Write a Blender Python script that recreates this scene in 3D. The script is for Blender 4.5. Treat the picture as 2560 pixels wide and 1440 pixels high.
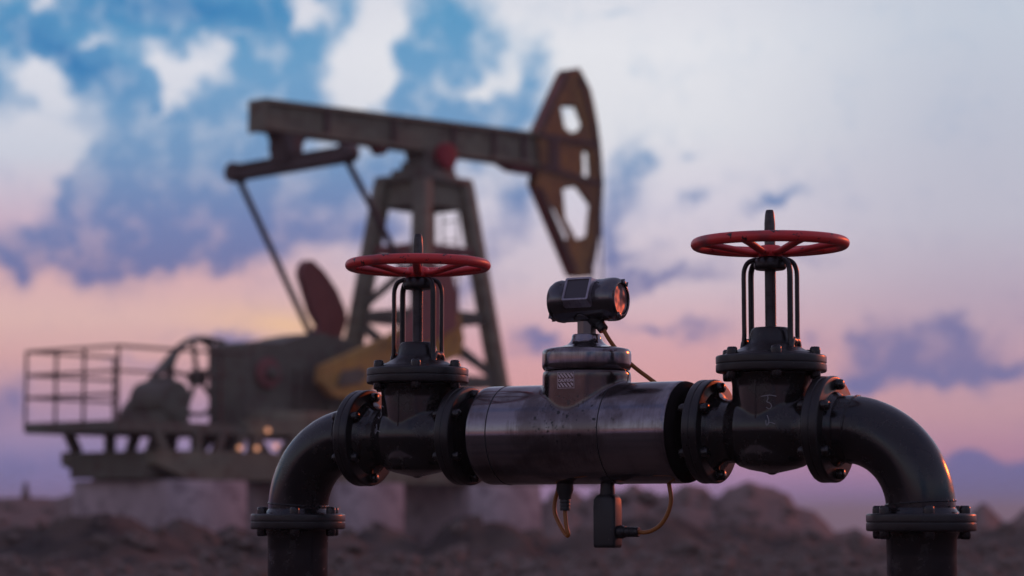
import bpy, bmesh, math, random
from mathutils import Vector, Matrix, noise
from mathutils.geometry import tessellate_polygon
from mathutils.bvhtree import BVHTree
R = math.radians
PI = math.pi
S = bpy.context.scene
for o in list(bpy.data.objects):
    bpy.data.objects.remove(o)

# ------------------------------------------------------------------ camera
H = 0.60                       # eye height above the pad
F = 85 / 36 * 2560             # focal length in photo pixels
TH = math.atan(568 / F)        # the camera looks slightly up
cam = bpy.data.cameras.new('camera')
camo = bpy.data.objects.new('camera', cam)
S.collection.objects.link(camo)
camo.location = (0, 0, H)
camo.rotation_euler = (R(90) + TH, 0, 0)
cam.lens = 85
cam.sensor_width = 36
cam.clip_end = 20000
cam.dof.use_dof = True
cam.dof.focus_distance = 6.25
cam.dof.aperture_fstop = 2.9
S.camera = camo
S.render.resolution_x = 1024
S.render.resolution_y = 576

# ------------------------------------------------------------------ colour management
S.view_settings.view_transform = 'Standard'
S.view_settings.look = 'None'
S.view_settings.exposure = 0.0
S.view_settings.gamma = 1.0
S.render.engine = 'CYCLES'
S.cycles.use_denoising = True

def lin(c):
    out = []
    for v in c:
        v = v / 255
        out.append(v / 12.92 if v <= 0.04045 else ((v + 0.055) / 1.055) ** 2.4)
    return (*out, 1.0)

# ------------------------------------------------------------------ node helper
class NT:
    def __init__(s, tree):
        s.t = tree; s.n = tree.nodes; s.l = tree.links
    def new(s, kind, **kw):
        nd = s.n.new(kind)
        for k, v in kw.items():
            setattr(nd, k, v)
        return nd
    def put(s, sock, v):
        if v is None: return
        if isinstance(v, bpy.types.NodeSocket): s.l.new(v, sock)
        else: sock.default_value = v
    def math(s, op, a, b=None, c=None, clamp=False):
        m = s.new('ShaderNodeMath', operation=op); m.use_clamp = clamp
        s.put(m.inputs[0], a); s.put(m.inputs[1], b); s.put(m.inputs[2], c)
        return m.outputs[0]
    def vmath(s, op, a, b=None, out=0):
        m = s.new('ShaderNodeVectorMath', operation=op)
        s.put(m.inputs[0], a); s.put(m.inputs[1], b)
        return m.outputs[out]
    def mix(s, f, a, b, blend='MIX'):
        m = s.new('ShaderNodeMix', data_type='RGBA'); m.blend_type = blend
        s.put(m.inputs[0], f); s.put(m.inputs[6], a); s.put(m.inputs[7], b)
        return m.outputs[2]
    def smooth(s, v, a, b, c=0.0, d=1.0):
        m = s.new('ShaderNodeMapRange', interpolation_type='SMOOTHSTEP')
        s.put(m.inputs[0], v)
        for i, x in enumerate((a, b, c, d)): m.inputs[i + 1].default_value = x
        return m.outputs[0]
    def ramp(s, v, stops, interp='LINEAR'):
        r = s.new('ShaderNodeValToRGB'); cr = r.color_ramp; cr.interpolation = interp
        while len(cr.elements) < len(stops): cr.elements.new(0.5)
        for e, (p, c) in zip(cr.elements, stops):
            e.position = p; e.color = c if len(c) == 4 else (*c, 1)
        s.put(r.inputs[0], v)
        return r.outputs[0]
    def noise(s, vec, scale, detail=4, rough=0.55, out=0, dist=0.0):
        m = s.new('ShaderNodeTexNoise'); s.put(m.inputs['Vector'], vec)
        m.inputs['Scale'].default_value = scale; m.inputs['Detail'].default_value = detail
        m.inputs['Roughness'].default_value = rough; m.inputs['Distortion'].default_value = dist
        return m.outputs[out]

# ------------------------------------------------------------------ world: dusk sky with broken cloud
SUN_AZ, SUN_EL = 46.0, 13.0     # degrees: azimuth measured from +x towards +y
world = bpy.data.worlds.new('World'); S.world = world
world.use_nodes = True
w = NT(world.node_tree); w.n.clear()
tc = w.new('ShaderNodeTexCoord').outputs['Generated']
sep = w.new('ShaderNodeSeparateXYZ'); w.put(sep.inputs[0], tc)
X_, Y_, Z_ = sep.outputs
az = w.math('MULTIPLY', w.math('ARCTAN2', X_, Y_), 180 / PI)     # degrees, 0 = straight ahead
el = w.math('MULTIPLY', w.math('ARCSINE', Z_), 180 / PI)
def az_d(u): return math.degrees(math.atan((u - 1280) / F))
def el_d(v): return math.degrees(TH + math.atan((720 - v) / F))
elf = w.math('DIVIDE', w.math('ADD', el, 4.0), 40.0)               # 0..1 over -4..36 degrees
def E_(v): return (el_d(v) + 4) / 40
def Ed(d): return (d + 4) / 40
up = [(Ed(16), lin((190, 194, 214))), (Ed(22), lin((164, 164, 194))), (Ed(34), lin((140, 138, 170)))]
low = [(0.0, lin((62, 56, 78)))]
left = low + [(E_(1300), lin((120, 116, 190))), (E_(1130), lin((150, 136, 182))), (E_(1010), lin((184, 148, 172))),
              (E_(900), lin((216, 168, 170))), (E_(800), lin((224, 184, 180))), (E_(680), lin((218, 176, 182))),
              (E_(560), lin((206, 182, 200))), (E_(400), lin((204, 208, 222))), (E_(160), lin((222, 224, 234)))] + up
mid = low + [(E_(1300), lin((126, 118, 192))), (E_(1190), lin((184, 142, 186))), (E_(1000), lin((222, 160, 162))),
             (E_(860), lin((218, 168, 176))), (E_(700), lin((212, 194, 206))), (E_(520), lin((214, 208, 222))),
             (E_(330), lin((224, 225, 232))), (E_(120), lin((230, 231, 237)))] + up
right = low + [(E_(1300), lin((98, 106, 186))), (E_(1150), lin((184, 134, 166))), (E_(1040), lin((198, 154, 168))),
               (E_(900), lin((194, 158, 176))), (E_(750), lin((184, 166, 186))), (E_(560), lin((190, 188, 204))),
               (E_(330), lin((190, 194, 210))), (E_(60), lin((196, 204, 218)))] + up
cl = w.ramp(elf, left); cm = w.ramp(elf, mid); cr_ = w.ramp(elf, right)
base = w.mix(w.smooth(az, az_d(500), az_d(1150)), cl, cm)
base = w.mix(w.smooth(az, az_d(1650), az_d(2500)), base, cr_)
dark = w.ramp(elf, [(0.0, lin((70, 70, 110))), (E_(1300), lin((90, 114, 176))), (E_(1120), lin((92, 106, 166))),
                    (E_(900), lin((124, 118, 164))), (E_(700), lin((114, 118, 166))), (E_(560), lin((112, 130, 178))),
                    (E_(400), lin((114, 150, 192))), (E_(200), lin((108, 158, 200))), (E_(20), lin((86, 152, 196))),
                    (Ed(16), lin((112, 146, 192))), (Ed(30), lin((108, 118, 160)))])
p0 = w.new('ShaderNodeCombineXYZ'); w.put(p0.inputs[0], az); w.put(p0.inputs[1], el)
P0 = p0.outputs[0]
wn = w.noise(P0, 0.8, 6, 0.62, out=1)
wv = w.vmath('SUBTRACT', wn, (0.5, 0.5, 0.5))
wsc = w.new('ShaderNodeVectorMath', operation='SCALE'); w.put(wsc.inputs[0], wv); wsc.inputs[3].default_value = 1.7
PW = w.vmath('ADD', P0, wsc.outputs[0])
DEG = math.degrees(1 / F)
def blob(u, v, rx, ry, rot=0.0, vec=PW, k=1.9):
    m = w.new('ShaderNodeMapping', vector_type='TEXTURE')
    w.put(m.inputs[0], vec)
    m.inputs[1].default_value = (az_d(u), el_d(v), 0)
    m.inputs[2].default_value = (0, 0, R(-rot))
    m.inputs[3].default_value = (rx * DEG * k, ry * DEG * k, 1000.0)
    g = w.new('ShaderNodeTexGradient', gradient_type='QUADRATIC_SPHERE')
    w.put(g.inputs[0], m.outputs[0])
    return g.outputs[1]
# (photo x, photo y, half width, half height, clockwise tilt, weight)
CLOUD = [(400, 20, 620, 130, 0, 1.5), (170, 165, 250, 55, 24, 1.3), (700, 200, 280, 130, 0, 1.1), (280, 225, 150, 50, 20, 1.0),
         (480, 390, 360, 140, 8, 1.25), (300, 590, 150, 120, 0, 1.7), (320, 635, 110, 45, 0, 1.2), (960, 430, 140, 60, 0, 1.2), (250, 470, 70, 70, 0, .9), (330, 660, 70, 30, 0, 1.0), (520, 630, 60, 50, 0, .8), (430, 500, 250, 120, 0, 1.3),
         (560, 590, 120, 85, 0, 1.5), (760, 550, 190, 100, 0, 1.3), (620, 520, 120, 110, 0, .8), (1085, 170, 110, 170, 8, 1.4), (1200, 90, 90, 90, 0, .55),
         (1030, 250, 80, 100, 0, 1.0), (1340, 200, 55, 75, 0, .9), (1250, 285, 150, 50, -5, 1.0), (1200, 370, 150, 90, 0, .8),
         (1565, 450, 60, 120, 20, .75), (1600, 402, 50, 24, 0, .9), (1295, 500, 90, 90, 0, .75), (1525, 610, 45, 130, 0, .65),
         (1950, 505, 70, 22, -20, 1.0), (1740, 495, 70, 20, -20, .65), (1720, 400, 30, 22, 0, .5), (1690, 685, 130, 26, -8, .9), (1610, 700, 60, 30, 0, .8),
         (1600, 640, 90, 30, 0, .5), (1620, 808, 75, 20, 6, .9), (1750, 835, 60, 30, 0, .9), (1345, 855, 85, 24, 4, 1.0),
         (2340, 885, 160, 70, 8, 1.3), (2400, 840, 80, 40, 20, .7), (2260, 940, 150, 36, 0, .7), (2160, 870, 60, 40, 0, .8), (2490, 925, 110, 24, -10, .9),
         (2150, 960, 80, 26, 0, .6), (2020, 850, 50, 35, 0, .5), (2000, 640, 150, 20, 10, .35), (60, 625, 90, 60, 0, 1.4), (40, 690, 55, 50, 0, 1.2),
         (0, 230, 80, 100, 0, 1.1), (25, 1010, 70, 45, -30, .7), (555, 838, 110, 22, 0, .9), (350, 920, 130, 22, 6, .45), (620, 470, 200, 60, 0, .6),
         (2460, 1290, 230, 80, 4, 1.2), (60, 1190, 260, 70, 0, .45), (1230, 640, 90, 90, 0, .4), (240, 640, 60, 60, 0, .6),
         (1600, 170, 26, 40, 0, .3), (1140, 720, 80, 50, 0, .5), (950, 600, 100, 60, 0, .6), (1520, 35, 60, 16, 0, .35)]
CLEAR = [(80, 25, 55, 60, 30, .9), (440, 175, 110, 60, 0, 1.5), (430, 245, 60, 70, 20, 1.3), (70, 215, 110, 45, 40, 1.1), (535, 128, 50, 34, 0, .9),
         (590, 95, 90, 22, 0, .7), (750, 30, 90, 55, 40, 1.3), (880, 180, 100, 110, -30, 1.5), (950, 90, 90, 160, 0, 1.2), (205, 128, 70, 24, 0, .7),
         (120, 390, 180, 90, 10, 1.0), (1115, 235, 50, 30, 0, .5), (400, 290, 50, 30, 0, .6), (450, 600, 50, 60, 10, .5),
         (1180, 235, 60, 40, -20, .7), (640, 590, 60, 80, 0, .9), (1440, 420, 40, 60, 0, .4)]
acc = None
def accum(lst, sign, acc):
    for (u, v, rx, ry, rot, k) in lst:
        g = blob(u, v, rx, ry, rot, k=1.9 if sign > 0 else 1.45)
        acc = w.math('MULTIPLY_ADD', g, sign * k * 1.5, acc if acc is not None else 0.0)
    return acc
acc = accum(CLOUD, 1, acc); acc = accum(CLEAR, -1, acc)
fb = w.noise(P0, 0.7, 6, 0.58)
fb2 = w.noise(P0, 3.0, 4, 0.55)
acc = w.math('MULTIPLY_ADD', w.math('SUBTRACT', fb, 0.5), 1.1, acc)
acc = w.math('MULTIPLY_ADD', w.math('SUBTRACT', fb2, 0.5), 0.45, acc)
# cloud outside the frame, all round the sky
far = w.noise(tc, 3.2, 6, 0.6)
outside = w.math('MAXIMUM', w.smooth(w.math('ABSOLUTE', az), 14.0, 24.0), w.smooth(el, 12.5, 18.0))
acc = w.math('MULTIPLY_ADD', w.smooth(far, 0.5, 0.62), outside, acc)
tex = w.noise(P0, 1.05, 5, 0.58)
mask = w.math('MULTIPLY', w.smooth(acc, -0.05, 1.15), w.smooth(tex, 0.34, 0.56, 0.64, 1.0))
sky = w.mix(mask, base, dark)
deep = blob(430, 40, 330, 60, 0); deep2 = blob(150, 165, 190, 50, 26)
sky = w.mix(w.math('MULTIPLY', w.math('ADD', deep, deep2, clamp=True), w.math('MULTIPLY', mask, 1.15)), sky, lin((48, 122, 180)))
# a long low bank with a clear upper edge, far off on the right
BK = [(2200, 1330), (2270, 1262), (2340, 1155), (2385, 1126), (2430, 1116), (2465, 1132), (2505, 1158), (2535, 1160), (2575, 1146), (2680, 1120), (2800, 1165), (2950, 1180), (3200, 1240)]
a0, a1 = az_d(2200), az_d(3200)
pr = w.ramp(w.math('DIVIDE', w.math('SUBTRACT', az, a0), a1 - a0), [((az_d(u) - a0) / (a1 - a0), (el_d(v) / 4 + .2,) * 3) for u, v in BK], 'B_SPLINE')
prs = w.new('ShaderNodeSeparateColor'); w.put(prs.inputs[0], pr)
top_ = w.math('MULTIPLY', w.math('SUBTRACT', prs.outputs[0], .2), 4.0)
bank = w.math('MULTIPLY', w.smooth(w.math('SUBTRACT', w.math('MULTIPLY_ADD', w.math('SUBTRACT', fb2, 0.5), 0.12, top_), el), -0.05, 0.13), w.math('MULTIPLY', w.smooth(az, az_d(2285), az_d(2390)), w.smooth(az, az_d(3200), az_d(2800))))
sky = w.mix(w.math('MULTIPLY', bank, 0.92), sky, lin((94, 104, 166)))
# warm glow low behind the unit
gl = w.math('ADD', w.math('MULTIPLY', blob(720, 815, 210, 45, 6, P0), 0.9), 0.0, clamp=True)
sky = w.mix(w.math('MULTIPLY', gl, w.math('SUBTRACT', 1.0, mask)), sky, lin((244, 198, 156)))
# away from the afterglow the sky gets dimmer and bluer
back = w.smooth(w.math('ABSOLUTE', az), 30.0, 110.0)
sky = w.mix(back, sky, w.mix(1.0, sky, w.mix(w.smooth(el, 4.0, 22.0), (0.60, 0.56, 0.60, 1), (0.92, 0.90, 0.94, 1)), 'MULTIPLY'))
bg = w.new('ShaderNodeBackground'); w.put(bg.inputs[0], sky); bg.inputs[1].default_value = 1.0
nsky = w.new('ShaderNodeTexSky', sky_type='NISHITA'); nsky.sun_disc = False
nsky.sun_elevation = R(SUN_EL); nsky.sun_rotation = R(90 - SUN_AZ)
bg2 = w.new('ShaderNodeBackground'); w.put(bg2.inputs[0], nsky.outputs[0]); bg2.inputs[1].default_value = 0.002
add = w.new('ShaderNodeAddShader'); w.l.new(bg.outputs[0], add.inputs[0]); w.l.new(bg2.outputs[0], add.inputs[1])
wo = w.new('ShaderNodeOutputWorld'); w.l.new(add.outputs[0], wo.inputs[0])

# ------------------------------------------------------------------ the sun, low on the right and beyond the pipes
sd = bpy.data.lights.new('sun', 'SUN'); sd.energy = 0.85; sd.angle = R(4.0); sd.color = (1.0, 0.12, 0.012)
so = bpy.data.objects.new('sun', sd); S.collection.objects.link(so)
d = Vector((math.cos(R(SUN_EL)) * math.cos(R(SUN_AZ)), math.cos(R(SUN_EL)) * math.sin(R(SUN_AZ)), math.sin(R(SUN_EL))))
so.rotation_euler = d.to_track_quat('Z', 'Y').to_euler()
so.location = (30, 30, 20)

# ------------------------------------------------------------------ materials
def mat(name):
    m = bpy.data.materials.new(name); m.use_nodes = True
    t = NT(m.node_tree)
    b = t.n['Principled BSDF']
    return m, t, b
def objco(t): return t.new('ShaderNodeTexCoord').outputs['Object']
def bump(t, b, h, strength, dist=0.002, bevel=0.0):
    bp = t.new('ShaderNodeBump'); bp.inputs['Strength'].default_value = strength; bp.inputs['Distance'].default_value = dist
    t.put(bp.inputs['Height'], h)
    if bevel:
        bv = t.new('ShaderNodeBevel'); bv.samples = 4; bv.inputs[0].default_value = bevel
        t.l.new(bv.outputs[0], bp.inputs['Normal'])
    t.l.new(bp.outputs[0], b.inputs['Normal'])

def paint_black(name, col=(0.013, 0.013, 0.014), rough=0.30, metallic=0.0, bevel=0.0015, spec=0.5):
    m, t, b = mat(name); c = objco(t)
    n1 = t.noise(c, 14, 6, 0.65); n2 = t.noise(c, 90, 4, 0.6); n3 = t.noise(c, 300, 2, 0.5)
    grime = t.smooth(n1, 0.45, 0.72)
    colr = t.mix(grime, (*col, 1), (col[0] * 1.5 + .003, col[1] * 1.4 + .002, col[2] * 1.3 + .002, 1))
    chips = t.smooth(n2, 0.66, 0.70)
    colr = t.mix(chips, colr, (0.05, 0.042, 0.036, 1))
    t.put(b.inputs['Base Color'], colr)
    r = t.math('ADD', rough, t.math('MULTIPLY', grime, 0.24)); r = t.math('ADD', r, t.math('MULTIPLY', t.math('SUBTRACT', n2, 0.5), 0.16), clamp=True)
    t.put(b.inputs['Roughness'], r)
    b.inputs['Metallic'].default_value = metallic
    b.inputs['Specular IOR Level'].default_value = spec
    h = t.math('ADD', t.math('MULTIPLY', n2, 0.6), t.math('MULTIPLY', n3, 0.3))
    bump(t, b, h, 0.05, 0.0015, bevel)
    return m
M = {}
M['pipe'] = paint_black('pipe_paint', (0.009, 0.0085, 0.009), 0.17, spec=0.5)
M['cast'] = paint_black('cast_paint', (0.013, 0.0115, 0.011), 0.14, spec=0.5, bevel=0.003)
M['flange'] = paint_black('flange_paint', (0.012, 0.011, 0.011), 0.30, spec=0.45, bevel=0.002)
M['bolt'] = paint_black('bolt_steel', (0.011, 0.010, 0.010), 0.26, 0.0)
M['rubber'] = paint_black('rubber', (0.010, 0.010, 0.011), 0.45, 0.0)
M['yoke'] = paint_black('yoke_paint', (0.010, 0.009, 0.009), 0.32)

def steel(name, base, rough, axis=0, spots=True):
    m, t, b = mat(name); c = objco(t)
    mp = t.new('ShaderNodeMapping'); t.put(mp.inputs[0], c)
    sc = [3, 3, 3]; sc[axis] = 70; mp.inputs[3].default_value = sc
    br = t.noise(mp.outputs[0], 4.0, 4, 0.6)
    n1 = t.noise(c, 6, 6, 0.62); n2 = t.noise(c, 30, 5, 0.6)
    grime = t.smooth(t.math('ADD', t.math('MULTIPLY', n1, 0.85), t.math('MULTIPLY', br, 0.15)), 0.43, 0.60)
    col = t.mix(grime, (*base, 1), (base[0] * .48, base[1] * .44, base[2] * .42, 1))
    if spots:
        wr = t.vmath('ADD', c, t.vmath('MULTIPLY', t.noise(c, 90, 2, out=1), (0.010, 0.010, 0.010)))
        cl_ = t.new('ShaderNodeMapping', vector_type='TEXTURE'); t.put(cl_.inputs[0], c)
        cl_.inputs[1].default_value = (0.02, -0.11, 0.845); cl_.inputs[3].default_value = (0.22, 0.20, 0.13)
        gr = t.new('ShaderNodeTexGradient', gradient_type='SPHERICAL'); t.put(gr.inputs[0], cl_.outputs[0])
        reg = t.smooth(t.math('ADD', t.math('MULTIPLY', gr.outputs[1], 0.55), t.math('MULTIPLY', t.noise(c, 16, 3, 0.6), 0.7)), 0.42, 0.72)
        sp = None
        for vs, pw, mxr in ((75, 3.0, 0.40), (160, 2.2, 0.42)):
            v = t.new('ShaderNodeTexVoronoi'); v.inputs['Scale'].default_value = vs; t.put(v.inputs['Vector'], wr)
            sepc = t.new('ShaderNodeSeparateColor'); t.put(sepc.inputs[0], v.outputs['Color'])
            rad = t.math('MULTIPLY', t.math('POWER', sepc.outputs[0], pw), t.math('MULTIPLY', reg, mxr))
            q_ = t.math('LESS_THAN', v.outputs['Distance'], rad)
            sp = q_ if sp is None else t.math('MAXIMUM', sp, q_)
        col = t.mix(sp, col, (0.012, 0.010, 0.010, 1))
        t.put(b.inputs['Metallic'], t.math('MULTIPLY', t.math('SUBTRACT', 1.0, sp), 0.9))
    else:
        b.inputs['Metallic'].default_value = 0.9
    if spots:      # the neck is a duller casting welded on the barrel
        sx = t.new('ShaderNodeSeparateXYZ'); t.put(sx.inputs[0], c)
        rr2 = t.math('ADD', t.math('MULTIPLY', sx.outputs[0], sx.outputs[0]), t.math('MULTIPLY', sx.outputs[1], sx.outputs[1]))
        nk = t.math('MULTIPLY', t.math('LESS_THAN', rr2, 0.0141), t.math('MULTIPLY', t.math('GREATER_THAN', sx.outputs[2], 0.86), t.math('LESS_THAN', sx.outputs[2], 0.9768)))
        col = t.mix(t.math('MULTIPLY', nk, 0.72), col, (0.10, 0.078, 0.070, 1))
    t.put(b.inputs['Base Color'], col)
    r = t.math('ADD', rough, t.math('MULTIPLY', t.math('SUBTRACT', n2, 0.5), 0.14)); r = t.math('ADD', r, t.math('MULTIPLY', grime, 0.08), clamp=True)
    t.put(b.inputs['Roughness'], r)
    bump(t, b, t.math('ADD', t.math('MULTIPLY', br, 0.5), t.math('MULTIPLY', n2, 0.4)), 0.05, 0.001, 0.0035)
    return m
M['steel'] = steel('meter_steel', (0.26, 0.24, 0.255), 0.11)
M['steel_dark'] = steel('transmitter_casting', (0.13, 0.125, 0.13), 0.2, spots=False)
M['post'] = steel('post_steel', (0.19, 0.165, 0.155), 0.3, spots=False)
M['bezel'] = steel('bezel_metal', (0.40, 0.37, 0.40), 0.35, spots=False)
M['end_shade'] = paint_black('end_steel_shade', (0.006, 0.005, 0.005), 0.65, spec=0.05)  # meter steel blackened: the shade on its unlit end is in the colour
M['stem'] = steel('stem_steel', (0.10, 0.095, 0.095), 0.30, 2, False)

m, t, b = mat('red_paint'); c = objco(t)
n1 = t.noise(c, 60, 5, 0.65); n2 = t.noise(c, 10, 4, 0.6)
col = t.mix(t.smooth(n2, 0.42, 0.7), (0.68, 0.040, 0.038, 1), (0.52, 0.034, 0.036, 1))
col = t.mix(t.math('MULTIPLY', t.smooth(t.noise(c, 5, 3), 0.52, 0.62), 0.75), col, (0.16, 0.040, 0.050, 1))
col = t.mix(t.smooth(n1, 0.625, 0.65), col, (0.025, 0.012, 0.012, 1))
t.put(b.inputs['Base Color'], col); b.inputs['Roughness'].default_value = 0.42
bump(t, b, n1, 0.12, 0.003); M['red'] = m

m, t, b = mat('orange_cable'); b.inputs['Base Color'].default_value = (0.32, 0.115, 0.022, 1); b.inputs['Roughness'].default_value = 0.42; M['cable'] = m
m, t, b = mat('screen_glass'); b.inputs['Base Color'].default_value = (0.055, 0.048, 0.055, 1); b.inputs['Roughness'].default_value = 0.35; M['screen'] = m
m, t, b = mat('label_ink'); b.inputs['Base Color'].default_value = (0.60, 0.50, 0.52, 1); b.inputs['Roughness'].default_value = 0.6; M['label'] = m
m, t, b = mat('chalk'); b.inputs['Base Color'].default_value = (0.30, 0.29, 0.30, 1); b.inputs['Roughness'].default_value = 0.8; M['chalk'] = m
m, t, b = mat('lens_glass'); b.inputs['Base Color'].default_value = (0.24, 0.16, 0.15, 1); b.inputs['Roughness'].default_value = 0.45; b.inputs['Metallic'].default_value = .3
c = objco(t); bump(t, b, t.noise(c, 22, 1), 0.9, 0.02); M['lens'] = m

def rough_paint(name, a, b2, rust=(0.11, 0.045, 0.028), amt=0.6, rough=0.7, sc=1.3):
    m, t, b = mat(name); c = objco(t)
    n1 = t.noise(c, sc, 6, 0.6); n2 = t.noise(c, sc * 4, 5, 0.6)
    col = t.mix(t.smooth(n1, 0.35, 0.65), (*a, 1), (*b2, 1))
    col = t.mix(t.math('MULTIPLY', t.smooth(n2, 0.50, 0.68), amt), col, (*rust, 1))
    t.put(b.inputs['Base Color'], col); b.inputs['Roughness'].default_value = rough
    b.inputs['Specular IOR Level'].default_value = 0.25
    bump(t, b, n2, 0.3, 0.02); return m
M['olive'] = rough_paint('olive_paint', (0.235, 0.220, 0.150), (0.18, 0.165, 0.118))
M['olive_dark'] = rough_paint('dark_green_paint', (0.165, 0.160, 0.120), (0.13, 0.115, 0.09), (0.11, 0.055, 0.045))
M['ochre'] = rough_paint('ochre_paint', (0.36, 0.185, 0.065), (0.25, 0.12, 0.055), (0.13, 0.07, 0.05))
M['yellow'] = rough_paint('yellow_paint', (0.55, 0.31, 0.08), (0.46, 0.25, 0.08), (0.2, 0.1, 0.06), 0.5)
M['maroon'] = rough_paint('maroon_paint', (0.28, 0.105, 0.095), (0.23, 0.09, 0.085), (0.2, 0.09, 0.09))
M['brown'] = rough_paint('dark_brown_paint', (0.10, 0.075, 0.07), (0.08, 0.065, 0.06), (0.09, 0.05, 0.045))
M['redcap'] = rough_paint('red_cap_paint', (0.34, 0.035, 0.045), (0.28, 0.03, 0.04), (0.15, 0.04, 0.04), 0.4)
M['rail'] = rough_paint('rail_steel', (0.10, 0.065, 0.055), (0.07, 0.05, 0.045))
M['greyrod'] = rough_paint('rod_steel', (0.06, 0.06, 0.07), (0.05, 0.05, 0.06))
M['concrete'] = rough_paint('concrete', (0.56, 0.45, 0.45), (0.42, 0.34, 0.34), (0.22, 0.17, 0.17), 0.7, 0.9, 1.0)
M['rock'] = rough_paint('rock', (0.20, 0.155, 0.13), (0.13, 0.10, 0.08), (0.07, 0.055, 0.045), 0.8, 0.9, 1.6)
m, t, b = mat('glint_glow'); b.inputs['Base Color'].default_value = (1, .6, .3, 1)
b.inputs['Emission Color'].default_value = (1.0, 0.42, 0.22, 1); b.inputs['Emission Strength'].default_value = 0.75; M['glint'] = m  # emission draws blurred orange glints, not a light fitting

m, t, b = mat('dirt'); c = objco(t)
n1 = t.noise(c, 0.22, 6, 0.6); n2 = t.noise(c, 1.4, 6, 0.65); n3 = t.noise(c, 9, 5, 0.6)
col = t.mix(t.smooth(n1, 0.35, 0.65), (0.088, 0.061, 0.047, 1), (0.125, 0.090, 0.070, 1))
col = t.mix(t.smooth(n2, 0.42, 0.62), col, (0.045, 0.035, 0.030, 1))
col = t.mix(t.math('MULTIPLY', t.smooth(n3, 0.56, 0.7), 0.5), col, (0.14, 0.10, 0.10, 1))
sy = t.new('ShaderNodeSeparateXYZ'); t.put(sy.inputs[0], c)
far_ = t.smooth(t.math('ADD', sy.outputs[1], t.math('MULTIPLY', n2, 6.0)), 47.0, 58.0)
col = t.mix(t.math('MULTIPLY', far_, 0.55), col, (0.27, 0.18, 0.155, 1))      # soil colour mixed paler with distance, beyond the unit
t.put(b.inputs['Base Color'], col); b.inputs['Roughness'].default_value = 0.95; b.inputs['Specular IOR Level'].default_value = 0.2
bump(t, b, t.math('ADD', n2, t.math('MULTIPLY', n3, 0.4)), 0.6, 0.08); M['dirt'] = m

# ------------------------------------------------------------------ object helpers
def finish(name, bm, material, parent=None, smooth=35, loc=None):
    bmesh.ops.recalc_face_normals(bm, faces=bm.faces)
    me = bpy.data.meshes.new(name); bm.to_mesh(me); bm.free()
    if smooth is not None:
        for p in me.polygons: p.use_smooth = True
        me.set_sharp_from_angle(angle=R(smooth))
    me.materials.append(M[material])
    o = bpy.data.objects.new(name, me); S.collection.objects.link(o)
    if parent is not None: o.parent = parent
    if loc is not None: o.location = loc
    return o
def empty(name, label, cat, loc=(0, 0, 0), rot=0.0, group=None):
    o = bpy.data.objects.new(name, None); S.collection.objects.link(o)
    o.location = loc; o.rotation_euler = (0, 0, rot); o.empty_display_size = 0.2
    o['label'] = label; o['category'] = cat
    if group: o['group'] = group
    return o
def copy_tree(o, parent=None):
    c = o.copy(); S.collection.objects.link(c); c.parent = parent
    for ch in list(o.children): copy_tree(ch, c)
    return c
def frame(origin, axis, xref=None):
    z = Vector(axis).normalized()
    x = Vector(xref) if xref is not None else (Vector((0, 0, 1)) if abs(z.z) < 0.9 else Vector((1, 0, 0)))
    x = (x - z * x.dot(z)).normalized(); y = z.cross(x)
    m = Matrix((x, y, z)).transposed().to_4x4(); m.translation = Vector(origin); return m
def lathe(bm, prof, mtx=None, seg=64, cap=True):
    """prof: list of (radius, height) along local z"""
    mtx = mtx or Matrix()
    rings = []
    for r, h in prof:
        if r < 1e-6: rings.append([bm.verts.new(mtx @ Vector((0, 0, h)))])
        else: rings.append([bm.verts.new(mtx @ Vector((r * math.cos(2 * PI * k / seg), r * math.sin(2 * PI * k / seg), h))) for k in range(seg)])
    for a, b in zip(rings, rings[1:]):
        if len(a) == 1 and len(b) == 1: continue
        for k in range(seg):
            k2 = (k + 1) % seg
            if len(a) == 1: bm.faces.new((a[0], b[k], b[k2]))
            elif len(b) == 1: bm.faces.new((a[k], a[k2], b[0]))
            else: bm.faces.new((a[k], a[k2], b[k2], b[k]))
    if cap:
        if len(rings[0]) > 1: bm.faces.new(rings[0][::-1])
        if len(rings[-1]) > 1: bm.faces.new(rings[-1])
def rnd_prof(r, h0, h1, c, n=4):
    """closed disc profile with rounded rims"""
    p = [(0, h0)]
    for k in range(n + 1):
        a = PI / 2 * k / n; p.append((r - c + c * math.sin(a), h0 + c - c * math.cos(a)))
    for k in range(n + 1):
        a = PI / 2 * k / n; p.append((r - c + c * math.cos(a), h1 - c + c * math.sin(a)))
    p.append((0, h1)); return p
def box(bm, c, s, mtx=None, bev=0.0, segs=2):
    mtx = mtx or Matrix()
    r = bmesh.ops.create_cube(bm, size=1.0)
    vs = r['verts']
    for v in vs: v.co = mtx @ Vector((c[0] + v.co.x * s[0], c[1] + v.co.y * s[1], c[2] + v.co.z * s[2]))
    if bev > 0:
        es = list({e for v in vs for e in v.link_edges})
        bmesh.ops.bevel(bm, geom=es, offset=bev, segments=segs, affect='EDGES', profile=0.5)
def bar(bm, a, b, wx, wy, up=(0, 0, 1), bev=0.0):
    a = Vector(a); b = Vector(b); L = (b - a).length
    m = frame((a + b) / 2, b - a, up)
    box(bm, (0, 0, 0), (wx, wy, L), m, bev)
def smooth_path(pts, n=8):
    pts = [Vector(p) for p in pts]; out = []
    for i in range(len(pts) - 1):
        p0 = pts[max(i - 1, 0)]; p1 = pts[i]; p2 = pts[i + 1]; p3 = pts[min(i + 2, len(pts) - 1)]
        for k in range(n):
            t = k / n
            out.append(0.5 * ((2 * p1) + (p2 - p0) * t + (2 * p0 - 5 * p1 + 4 * p2 - p3) * t * t + (3 * p1 - p0 - 3 * p2 + p3) * t ** 3))
    out.append(pts[-1]); return out
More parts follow.
